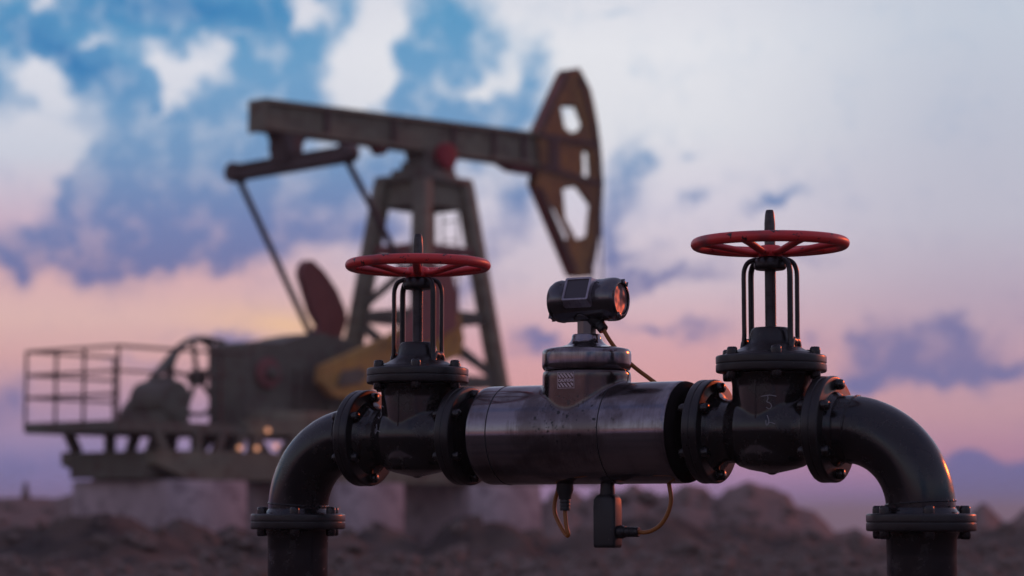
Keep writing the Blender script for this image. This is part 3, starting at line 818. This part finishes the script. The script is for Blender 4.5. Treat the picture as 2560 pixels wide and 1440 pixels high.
# hanging sensor box
bm = bmesh.new()
mb = Matrix.Translation((.060, 0, 0))
loft(bm, [(rrect(.058, .046, .009), .5160), (rrect(.062, .050, .009), .5185), (rrect(.064, .051, .009), .525), (rrect(.064, .051, .009), .6245), (rrect(.0635, .0505, .009), .6255), (rrect(.063, .050, .010), .640), (rrect(.054, .042, .012), .650), (rrect(.040, .036, .012), .6545)], mb)
sb = finish('sensor_box', bm, 'rubber', fm, 40)
bm = bmesh.new(); lathe(bm, [(0, .70), (.0185, .70), (.0185, .672), (.0195, .664), (.0195, .652), (0, .652)], mb, 32, cap=False); finish('sensor_neck', bm, 'rubber', sb, 40)
cz = .557
bm = bmesh.new()
lathe(bm, [(0, 0), (.0165, 0), (.0175, .006), (.0175, .013), (.0150, .016), (.0150, .021), (.0128, .022), (.0135, .026), (.0135, .034), (.0122, .035), (.0132, .037), (.0132, .041), (.0122, .042), (.0132, .044), (.0132, .048), (.0122, .049), (.0130, .051), (.0130, .058), (.011, .060), (0, .060)],
      frame((.0915, 0, cz), XV, ZV), 24, cap=False)
finish('connector', bm, 'rubber', fm, 35)
cable('cable', [(.149, 0, cz), (.168, 0, cz - .001), (.190, 0, cz + .004), (.214, 0, cz + .019), (.233, 0, cz + .045), (.244, 0, cz + .080), (.240, 0, cz + .115), (.232, 0, cz + .15)], fm)
# caution plate engraved on the meter neck
LA = R(-90); lw, lh = .0495, .0420; lz = .9475; rr = .1165
def wrap(x, z, off=.0010):
    a = LA + x / rr
    return Vector(((rr + off) * math.cos(a), (rr + off) * math.sin(a), lz + z))
def wrapped_poly(bm, pts, off=.0010, step=.003):
    """flat polygon wrapped round the neck, cut into strips"""
    tb = bmesh.new(); vs = [tb.verts.new((x, 0, z)) for x, z in pts]; tb.faces.new(vs)
    x = min(p[0] for p in pts)
    while x < max(p[0] for p in pts):
        bmesh.ops.bisect_plane(tb, geom=tb.verts[:] + tb.edges[:] + tb.faces[:], plane_co=(x, 0, 0), plane_no=(1, 0, 0)); x += step
    mp = {}
    for v in tb.verts: mp[v] = bm.verts.new(wrap(v.co.x, v.co.z, off))
    for f_ in tb.faces: bm.faces.new([mp[v] for v in f_.verts])
    tb.free()
def clip_x(pts, x0, x1):
    tb = bmesh.new(); tb.faces.new([tb.verts.new((x, 0, z)) for x, z in pts])
    for co, no in (((x0, 0, 0), (-1, 0, 0)), ((x1, 0, 0), (1, 0, 0))):
        bmesh.ops.bisect_plane(tb, geom=tb.verts[:] + tb.edges[:] + tb.faces[:], plane_co=co, plane_no=no, clear_outer=True)
    out = [(v.co.x, v.co.z) for f_ in tb.faces for v in f_.verts]; tb.free(); return out
bm = bmesh.new(); bw = .0012
for (a, b, c_, d_) in ((-lw / 2, -lh / 2, lw / 2, -lh / 2 + bw), (-lw / 2, lh / 2 - bw, lw / 2, lh / 2), (-lw / 2, -lh / 2 + bw, -lw / 2 + bw, lh / 2 - bw), (lw / 2 - bw, -lh / 2 + bw, lw / 2, lh / 2 - bw)):
    wrapped_poly(bm, [(a, b), (c_, b), (c_, d_), (a, d_)])
for z0, z1 in ((.0065, .0175), (-.0175, -.0065)):
    x = -lw / 2 - .012
    while x < lw / 2:
        pts = [(x, z1), (x + .0052, z1), (x + .0052 + .0095, z0), (x + .0095, z0)]
        cp = clip_x(pts, -lw / 2 + .003, lw / 2 - .003)
        if len(cp) >= 3: wrapped_poly(bm, cp)
        x += .0100
finish('caution_plate', bm, 'label', fm, None)
cu = bpy.data.curves.new('t', 'FONT'); cu.body = 'CAUTION'; cu.size = .0118; cu.align_x = 'CENTER'; cu.align_y = 'CENTER'; cu.offset = .00065; cu.space_character = 1.02
to = bpy.data.objects.new('t', cu); S.collection.objects.link(to)
me = bpy.data.meshes.new_from_object(to.evaluated_get(bpy.context.evaluated_depsgraph_get())); bpy.data.objects.remove(to)
xs_ = [v.co.x for v in me.vertices]; ysv = [v.co.y for v in me.vertices]
kx = (lw - .005) / (max(xs_) - min(xs_)); y_mid = (max(ysv) + min(ysv)) / 2; x_mid = (max(xs_) + min(xs_)) / 2
for v in me.vertices:
    v.co = wrap((v.co.x - x_mid) * kx, (v.co.y - y_mid) * kx * 1.05, .0010)
me.materials.clear(); me.materials.append(M['label'])
to = bpy.data.objects.new('caution_text', me); S.collection.objects.link(to); to.parent = fm

# ------------------------------------------------------------------ pump jack behind
PH = R(50)
PO = Vector(((1058 - 1280) / 6044 * 42, 42.0, 0))
pj = empty('pump_jack', 'large olive and ochre oil pump jack with raised horse head, blurred behind the pipes', 'pump jack', PO, PH)
def part(name, bm, mt, parent=pj, smooth=30): return finish(name, bm, mt, parent, smooth)
def i_beam(bm, prof_top, prof_bot, w_, web, tf):
    """I-section beam in the xz plane: two flanges and a web following top and bottom lines"""
    (x0, zt0), (x1, zt1) = prof_top; (_, zb0), (_, zb1) = prof_bot
    plate(bm, [(x0, zt0), (x1, zt1), (x1, zt1 - tf), (x0, zt0 - tf)], (), -w_ / 2, w_ / 2)
    plate(bm, [(x0, zb0 + tf), (x1, zb1 + tf), (x1, zb1), (x0, zb0)], (), -w_ / 2, w_ / 2)
    plate(bm, [(x0, zt0 - tf), (x1, zt1 - tf), (x1, zb1 + tf), (x0, zb0 + tf)], (), -web / 2, web / 2)
bm = bmesh.new()
i_beam(bm, ((-4.02, 7.34), (3.0, 7.63)), ((-4.02, 6.83), (3.0, 7.0)), .42, .26, .07)
plate(bm, [(-4.05, 7.34), (-4.02, 7.34), (-4.02, 6.80), (-4.05, 6.80)], (), -.21, .21)
wb = part('walking_beam', bm, 'olive')
for x in (-2.6, -.95, .6, 1.7, 2.55):
    zt = 7.34 + (x + 4.02) * .0413; zb = 6.83 + (x + 4.02) * .0242
    bm = bmesh.new(); plate(bm, [(x - .04, zt - .072), (x + .04, zt - .072), (x + .04, zb + .072), (x - .04, zb + .072)], (), -.20, .20)
    part('stiffener', bm, 'brown', wb)
bm = bmesh.new(); plate(bm, [(-.25, 6.97), (.55, 7.0), (.45, 6.62), (-.15, 6.62)], (), -.24, .24); part('saddle', bm, 'olive_dark', wb)
bm = bmesh.new(); lathe(bm, rnd_prof(.235, 0, .14, .03), frame((.20, -.27, 6.86), (0, -1, 0)), 32, cap=False); part('bearing_cap', bm, 'redcap', wb)
bm = bmesh.new(); plate(bm, [(-1.35, 6.92), (-.95, 6.93), (-1.1, 6.76), (-1.2, 6.76)], (), -.1, .1); part('stop_lug', bm, 'maroon', wb)
bm = bmesh.new(); plate(bm, [(1.9, 7.0), (2.95, 7.02), (2.95, 6.86), (2.35, 6.86)], (), -.12, .12); part('head_bracket', bm, 'maroon', wb)
# horse head
out = [(3.72, 8.86), (4.18, 8.97)]
pc = Vector((.22, 6.85))
for k in range(15):
    a = R(26 - 48.5 * (k + 1) / 16 )
    out.append((pc.x + 4.62 * math.cos(a), pc.y + 4.62 * math.sin(a)))
out += [(4.46, 5.06), (4.02, 5.03), (3.44, 5.85), (2.86, 6.66), (2.95, 7.02), (2.9, 7.62)]
holes = [[(3.56, 8.24), (4.02, 8.28), (4.22, 7.96), (4.10, 7.80), (3.86, 7.74), (3.68, 7.82)],
         [(4.23, 7.46), (4.42, 7.46), (4.46, 7.04), (4.34, 6.90), (4.24, 6.95)],
         [(3.62, 6.68), (4.03, 6.77), (4.45, 6.46), (4.35, 5.83), (4.04, 5.73), (3.70, 6.10)],
         [(3.18, 6.27), (3.37, 6.30), (3.80, 5.78), (3.70, 5.66), (3.48, 5.74)]]
bm = bmesh.new()
plate(bm, out, holes, -.21, -.17)
hh = part('horse_head', bm, 'ochre')
bm = bmesh.new(); plate(bm, out, [[(p[0] + .22, p[1]) for p in h_] for h_ in holes[:1] + holes[2:3]] + [[(p[0] + .20, p[1]) for p in h_] for h_ in holes[1:2]] + [[(p[0] + .24, p[1]) for p in holes[3]]], -.02, .02); part('side_plate', bm, 'ochre', hh)
bm = bmesh.new()
arc = out[1:17]
for (a, b) in zip(arc, arc[1:]):
    plate(bm, [a, b, (b[0] - .05, b[1]), (a[0] - .05, a[1])], (), -.165, -.025)
part('curved_face', bm, 'ochre', hh)
for a, b in (((3.72, 8.80), (2.95, 7.62)), ((2.92, 6.62), (3.98, 5.1)), ((3.0, 7.62), (4.6, 7.60)), ((3.0, 6.9), (4.6, 6.82))):
    bm = bmesh.new(); bar(bm, (a[0], -.075, a[1]), (b[0], -.075, b[1]), .05, .18, (0, 0, 1)); part('head_rib', bm, 'maroon', hh)
for a, b, w_ in (((2.92, 7.58), (4.68, 7.60), .10), ((2.94, 6.99), (4.78, 6.86), .10), ((2.98, 7.66), (3.76, 8.86), .10), ((2.95, 6.60), (4.0, 5.12), .09), ((4.16, 8.86), (4.62, 7.75), .09), ((4.62, 7.75), (4.78, 6.9), .09), ((4.78, 6.9), (4.70, 6.0), .09), ((4.70, 6.0), (4.42, 5.1), .09), ((3.35, 7.55), (3.35, 7.0), .3)):
    bm = bmesh.new(); bar(bm, (a[0], -.225, a[1]), (b[0], -.225, b[1]), w_, .028, (1, 0, 0.01)); part('edge_strip', bm, 'brown', hh)
bm = bmesh.new(); plate(bm, [(3.76, 8.92), (4.14, 9.01), (4.17, 8.97), (3.76, 8.87)], (), -.21, .02); part('head_cap', bm, 'maroon', hh)
for y_ in (-.28, .13):
    bm = bmesh.new(); tube(bm, [(4.86, y_ * .5, 7.0), (4.88, y_ * .5, 4.2), (4.88, y_ * .5, .9)], .018, 8); part('wireline', bm, 'greyrod')
# equaliser and pitmans
bm = bmesh.new(); plate(bm, [(-3.68, 6.85), (-3.02, 6.87), (-3.16, 6.68), (-3.2, 6.35), (-3.58, 6.35), (-3.60, 6.68)], (), -.17, .17); part('tail_bearing', bm, 'brown')
bm = bmesh.new(); lathe(bm, rnd_prof(.20, -.22, .22, .03), frame((-3.39, 0, 6.62), (0, 1, 0)), 28, cap=False); part('bearing', bm, 'brown')
bm = bmesh.new(); bar(bm, (-3.39, -1.36, 6.38), (-3.39, 1.12, 6.31), .24, .24, (1, 0, 0), .03)
lathe(bm, rnd_prof(.17, -.15, .15, .03), frame((-3.39, 1.16, 6.31), (1, 0, 0)), 24, cap=False)
lathe(bm, rnd_prof(.15, -.15, .15, .03), frame((-3.39, -1.40, 6.40), (1, 0, 0)), 24, cap=False)
part('equalizer_beam', bm, 'brown')
bm = bmesh.new(); tube(bm, [(-3.39, 1.14, 6.25), (-1.45, 1.12, 3.40)], .055, 10); part('pitman', bm, 'greyrod')
bm = bmesh.new(); tube(bm, [(-3.39, -1.38, 6.30), (-2.2, -1.25, 5.05), (-1.2, -1.2, 3.75)], .055, 10); part('pitman', bm, 'greyrod')
# samson post
TZ = 6.35
def leg(ax, ay): return (ax * 1.20, ay * 0.97, 1.75), (ax * .55, ay * .46, TZ)
bm = bmesh.new()
for zc, s1, s2 in ((6.41, 1.34, 1.14), (6.54, .9, .75)):
    box(bm, (0, 0, zc), (s1, s2, .13), None, .02)
box(bm, (.1, 0, 6.68), (.85, .52, .14), None, .02)
tower = part('samson_post', bm, 'olive_dark')
for ax in (-1, 1):
    for ay in (-1, 1):
        a, b = leg(ax, ay); bm = bmesh.new(); bar(bm, a, b, .26, .25, (1, 0, 0), .01); part('leg', bm, 'olive', tower)
def on_leg(ax, ay, z):
    t = (z - 1.75) / (TZ - 1.75); return Vector((ax * (1.20 - .65 * t), ay * (.97 - .51 * t), z))
def tbrace(p, q, w1=.14, mt='olive_dark'):
    bm = bmesh.new(); bar(bm, p, q, w1, .08, (0, 0, 1)); part('brace', bm, mt, tower)
for (a, b) in (((-1, -1), (1, -1)), ((-1, 1), (-1, -1)), ((1, -1), (1, 1)), ((-1, 1), (1, 1))):
    side = bmesh.new()
    c0, c1 = on_leg(*a, 6.35), on_leg(*b, 6.35); c2, c3 = on_leg(*b, 5.93), on_leg(*a, 5.93)
    f1 = side.faces.new([side.verts.new(v) for v in (c0, c1, c2, c3)])
    ex = bmesh.ops.extrude_face_region(side, geom=[f1])
    nrm = (c1 - c0).cross(c2 - c0).normalized() * .05
    for v in ex['geom']:
        if isinstance(v, bmesh.types.BMVert): v.co += nrm
    part('gusset_plate', side, 'olive', tower)
    tbrace(on_leg(*a, 5.18), on_leg(*b, 5.18), .13, 'maroon')
    tbrace(on_leg(*a, 4.02), on_leg(*b, 4.02), .19)
    tbrace(on_leg(*a, 2.90), on_leg(*b, 2.90), .19)
tbrace(on_leg(-1, 1, 4.15), on_leg(-1, -1, 5.0), .12); tbrace(on_leg(-1, 1, 3.95), on_leg(-1, -1, 2.95), .16)
tbrace(on_leg(1, -1, 2.95), on_leg(-1, -1, 3.95), .14); tbrace(on_leg(1, -1, 3.0), on_leg(1, 1, 3.9), .14)
tbrace(on_leg(-1, -1, 2.8), on_leg(1, -1, 1.8), .14); tbrace(on_leg(-1, 1, 2.8), on_leg(-1, -1, 1.8), .14)
bm = bmesh.new()
for z in [1.8 + .33 * i for i in range(13)]:
    p = on_leg(1, 1, z); bar(bm, p + Vector((-.05, -.45, 0)), p + Vector((-.05, -.80, 0)), .02, .02)
for yy in (-.45, -.80):
    p = on_leg(1, 1, 1.8); q = on_leg(1, 1, 5.9); bar(bm, p + Vector((-.05, yy, 0)), q + Vector((-.05, yy, 0)), .03, .03)
part('ladder', bm, 'rail', tower)
# cranks and counterweights
yel = [(-3.57, 2.98), (-2.65, 3.31), (-1.98, 3.55), (-1.19, 3.93), (-0.55, 4.16), (-0.28, 4.02), (-0.17, 3.58), (-0.28, 3.3), (-1.19, 3.02), (-2.0, 2.80), (-2.85, 2.46), (-3.34, 2.50), (-3.62, 2.72)]
bm = bmesh.new(); plate(bm, yel, (), -1.10, -.92); cr = part('crank', bm, 'yellow')
bm = bmesh.new(); plate(bm, [(-2.0, 3.35), (-1.2, 3.5), (-.6, 3.75), (-.55, 4.3), (-.75, 4.75), (-1.05, 4.80), (-1.25, 4.4)], (), -1.30, -1.11); part('counterweight', bm, 'maroon', cr)
bm = bmesh.new(); plate(bm, [(-3.3, 2.66), (-2.8, 2.72), (-2.6, 2.88), (-2.8, 2.98), (-3.2, 2.9)], (), -1.16, -1.11); part('crank_boss', bm, 'olive_dark', cr)
far_w = [(-1.9, 4.85), (-1.80, 4.96), (-1.66, 4.97), (-1.36, 4.79), (-1.06, 4.5), (-0.84, 4.16), (-0.8, 3.99), (-1.0, 3.55), (-1.3, 3.3), (-1.6, 3.35), (-1.6, 3.66), (-1.46, 3.86), (-1.65, 4.07), (-1.8, 4.41), (-1.93, 4.70)]
bm = bmesh.new(); plate(bm, [(-3.6, 2.5), (-3.6, 2.95), (-2.0, 3.35), (-1.3, 3.62), (-.9, 3.6), (-.8, 3.2), (-2.0, 2.6)], (), .90, 1.05); cr2 = part('crank', bm, 'yellow')
bm = bmesh.new(); plate(bm, far_w, (), 1.06, 1.22); part('counterweight', bm, 'maroon', cr2)
# gearbox
bm = bmesh.new()
plate(bm, [(-4.80, 2.05), (-4.84, 3.28), (-4.6, 3.34), (-4.07, 3.33), (-3.6, 3.47), (-3.17, 3.55), (-2.5, 3.48), (-1.9, 3.2), (-1.9, 2.05)], (), -.60, .25)
bmesh.ops.bevel(bm, geom=[e for e in bm.edges if len(e.link_faces) == 2 and e.calc_face_angle(0) > .8], offset=.04, segments=2, affect='EDGES')
gb_ = part('gearbox', bm, 'olive_dark')
bm = bmesh.new(); lathe(bm, rnd_prof(.25, 0, .10, .03), frame((-4.38, -.60, 2.84), (0, -1, 0)), 28, cap=False); part('shaft_cover', bm, 'maroon', gb_)
bm = bmesh.new(); lathe(bm, rnd_prof(.10, 0, .12, .03), frame((-4.38, -.69, 2.84), (0, -1, 0)), 20, cap=False); part('shaft_end', bm, 'olive_dark', gb_)
for x in (-3.7, -3.0, -2.3):
    bm = bmesh.new(); box(bm, (x, -.64, 2.5), (.08, .1, .9), None, .01); part('gearbox_rib', bm, 'olive_dark', gb_)
bm = bmesh.new(); box(bm, (-3.9, -.80, 2.10), (1.8, .35, .28), None, .02); part('gearbox_foot', bm, 'olive', gb_)
# sheave, belt guard, motor
wc = Vector((-4.72, .62, 2.80)); rw = .60
bm = bmesh.new(); n_ = 48
tube(bm, [wc + Vector((rw * math.cos(2 * PI * k / n_), 0, rw * math.sin(2 * PI * k / n_))) for k in range(n_)], .05, 8, closed=True, up=Vector((0, 1, 0)), ell=(.10, .035))
sh = part('belt_sheave', bm, 'olive_dark')
for k in range(5):
    a = 2 * PI * k / 5 + .5
    bm = bmesh.new(); bar(bm, wc, wc + Vector((rw * math.cos(a), 0, rw * math.sin(a))), .05, .06, (0, 1, 0)); part('spoke', bm, 'olive_dark', sh)
bm = bmesh.new(); lathe(bm, rnd_prof(.13, -.12, .12, .02), frame(wc, (0, 1, 0)), 20, cap=False); part('hub', bm, 'olive_dark', sh)
bm = bmesh.new()
tube(bm, smooth_path([(-6.30, .62, 2.08), (-6.12, .62, 2.33), (-5.75, .62, 2.65), (-5.25, .62, 3.14), (-4.95, .62, 3.36), (-4.65, .62, 3.44), (-4.2, .62, 3.40)], 5), .05, 8, ell=(.13, .035), up=Vector((0, 1, 0)))
part('belt_guard', bm, 'olive_dark')
bm = bmesh.new(); plate(bm, [(-6.30, 2.06), (-6.15, 2.34), (-5.75, 2.66), (-5.45, 2.80), (-5.22, 2.62), (-5.18, 2.06)], (), .50, .60); part('guard_panel', bm, 'maroon')
bm = bmesh.new(); lathe(bm, rnd_prof(.30, -.40, .40, .05), frame((-6.15, -.1, 2.36), (0, 1, 0)), 28, cap=False)
box(bm, (-6.15, -.1, 2.08), (.6, .7, .16), None, .02); box(bm, (-6.1, -.1, 2.66), (.25, .3, .14), None, .02)
part('motor', bm, 'olive_dark')
# deck, railing, base frame
DZ = 1.98
bm = bmesh.new()
box(bm, (-6.5, -.15, DZ - .08), (2.9, 2.10, .16)); part('deck', bm, 'olive_dark')
for y_ in (-1.12, .86):
    bm = bmesh.new(); box(bm, (-2.3, y_, DZ - .02), (6.1, .20, .24)); part('deck_beam', bm, 'olive')
bm = bmesh.new(); box(bm, (-2.3, -.13, DZ - .02), (6.0, 1.75, .05)); part('deck_plate', bm, 'olive')
rail = bmesh.new(); RT = 3.06; x0, x1, ya, yb = -7.93, -6.2, -1.18, .92
for (x, y) in [(x0, ya), (x0, -.42), (x0, .22), (x0, yb), (x1 + .35, ya + .05), (x1, yb)]:
    tube(rail, [(x, y, DZ - .12), (x, y, RT)], .024, 8)
for z in (RT, RT - .36, RT - .70):
    tube(rail, [(x0, ya, z), (x0, yb, z)], .022, 8); tube(rail, [(x0, yb, z), (x1, yb, z)], .022, 8)
tube(rail, [(x0, ya, RT), (-5.4, ya, RT)], .024, 8)
tube(rail, [(x0, ya, RT - .36), (x1 + .35, ya, RT - .36)], .02, 8)
part('railing', rail, 'rail')
for y_ in (-1.15, .82):
    bm = bmesh.new()
    plate(bm, [(-7.23, 1.56), (3.4, 1.56), (3.4, 1.13), (-6.55, 1.13), (-7.23, 1.36)], (), y_ - .1, y_ + .1); part('base_beam', bm, 'olive')
for x in (-7.13, -5.0, -2.6, 0.0, 2.6):
    bm = bmesh.new(); box(bm, (x, -.165, 1.35), (.18, 1.76, .40)); part('cross_member', bm, 'olive_dark')
for x, ln, mt in ((-7.0, -.18, 0), (-6.35, .0, 0), (-5.95, .12, 0), (-5.55, .15, 0), (-5.15, .05, .1), (-4.55, .30, 0), (-4.1, .3, .1), (-3.0, -.3, .1), (-1.6, 0, .1), (0, 0, .1), (1.2, 0, .1)):
    for y_ in (-1.15, .82):
        bm = bmesh.new(); bar(bm, (x, y_, 1.55), (x + ln, y_, DZ - .12), .14 + mt, .12, (1, 0, 0)); part('support_post', bm, 'olive_dark')
for x, z in ((-5.62, 1.62), (-5.26, 1.62), (-4.86, 1.66), (-5.03, 1.90)):
    bm = bmesh.new(); lathe(bm, rnd_prof(.036, 0, .05, .01), frame((x, -1.30, z), (0, -1, 0)), 16, cap=False); lp = part('glint_disc', bm, 'glint')  # small glowing discs added on the frame to make the orange glints

# concrete footings under the base frame
CB = [(-6.20, 1.62, 'pale concrete footing under the tail end of the pump frame'), (-2.65, 1.62, 'second concrete footing, under the middle of the pump frame'), (0.75, 1.9, 'third concrete footing, furthest right, under the pump tower')]
for (x, L_, lab) in CB:
    bm = bmesh.new(); box(bm, (0, 0, .55), (L_, 2.2, 1.15), None, .04)
    M_ = Matrix.Rotation(PH, 4, 'Z')
    o = finish('concrete_block', bm, 'concrete', None, 40)
    o.location = PO + M_ @ Vector((x, -.17, 0)); o.rotation_euler = (0, 0, PH)
    o['label'] = lab; o['category'] = 'concrete block'; o['group'] = 'concrete footings of the pump jack'

# ------------------------------------------------------------------ thin dusty air round everything
m = bpy.data.materials.new('haze'); m.use_nodes = True; t = NT(m.node_tree); t.n.clear()
pv = t.new('ShaderNodeVolumePrincipled'); pv.inputs['Color'].default_value = (0.93, 0.88, 0.86, 1); pv.inputs['Density'].default_value = 0.0009
pv.inputs['Anisotropy'].default_value = 0.0
ou = t.new('ShaderNodeOutputMaterial'); t.l.new(pv.outputs[0], ou.inputs[1]); M['haze'] = m
zlo = min(v.co.z for v in g.data.vertices) - 1
bm = bmesh.new(); box(bm, (0, 0, (12 + zlo) / 2), (15000, 15000, 12 - zlo))
hz = finish('haze', bm, 'haze', None, None); hz['kind'] = 'stuff'; hz['label'] = 'thin dusty evening air lying over the whole site'; hz['category'] = 'haze'
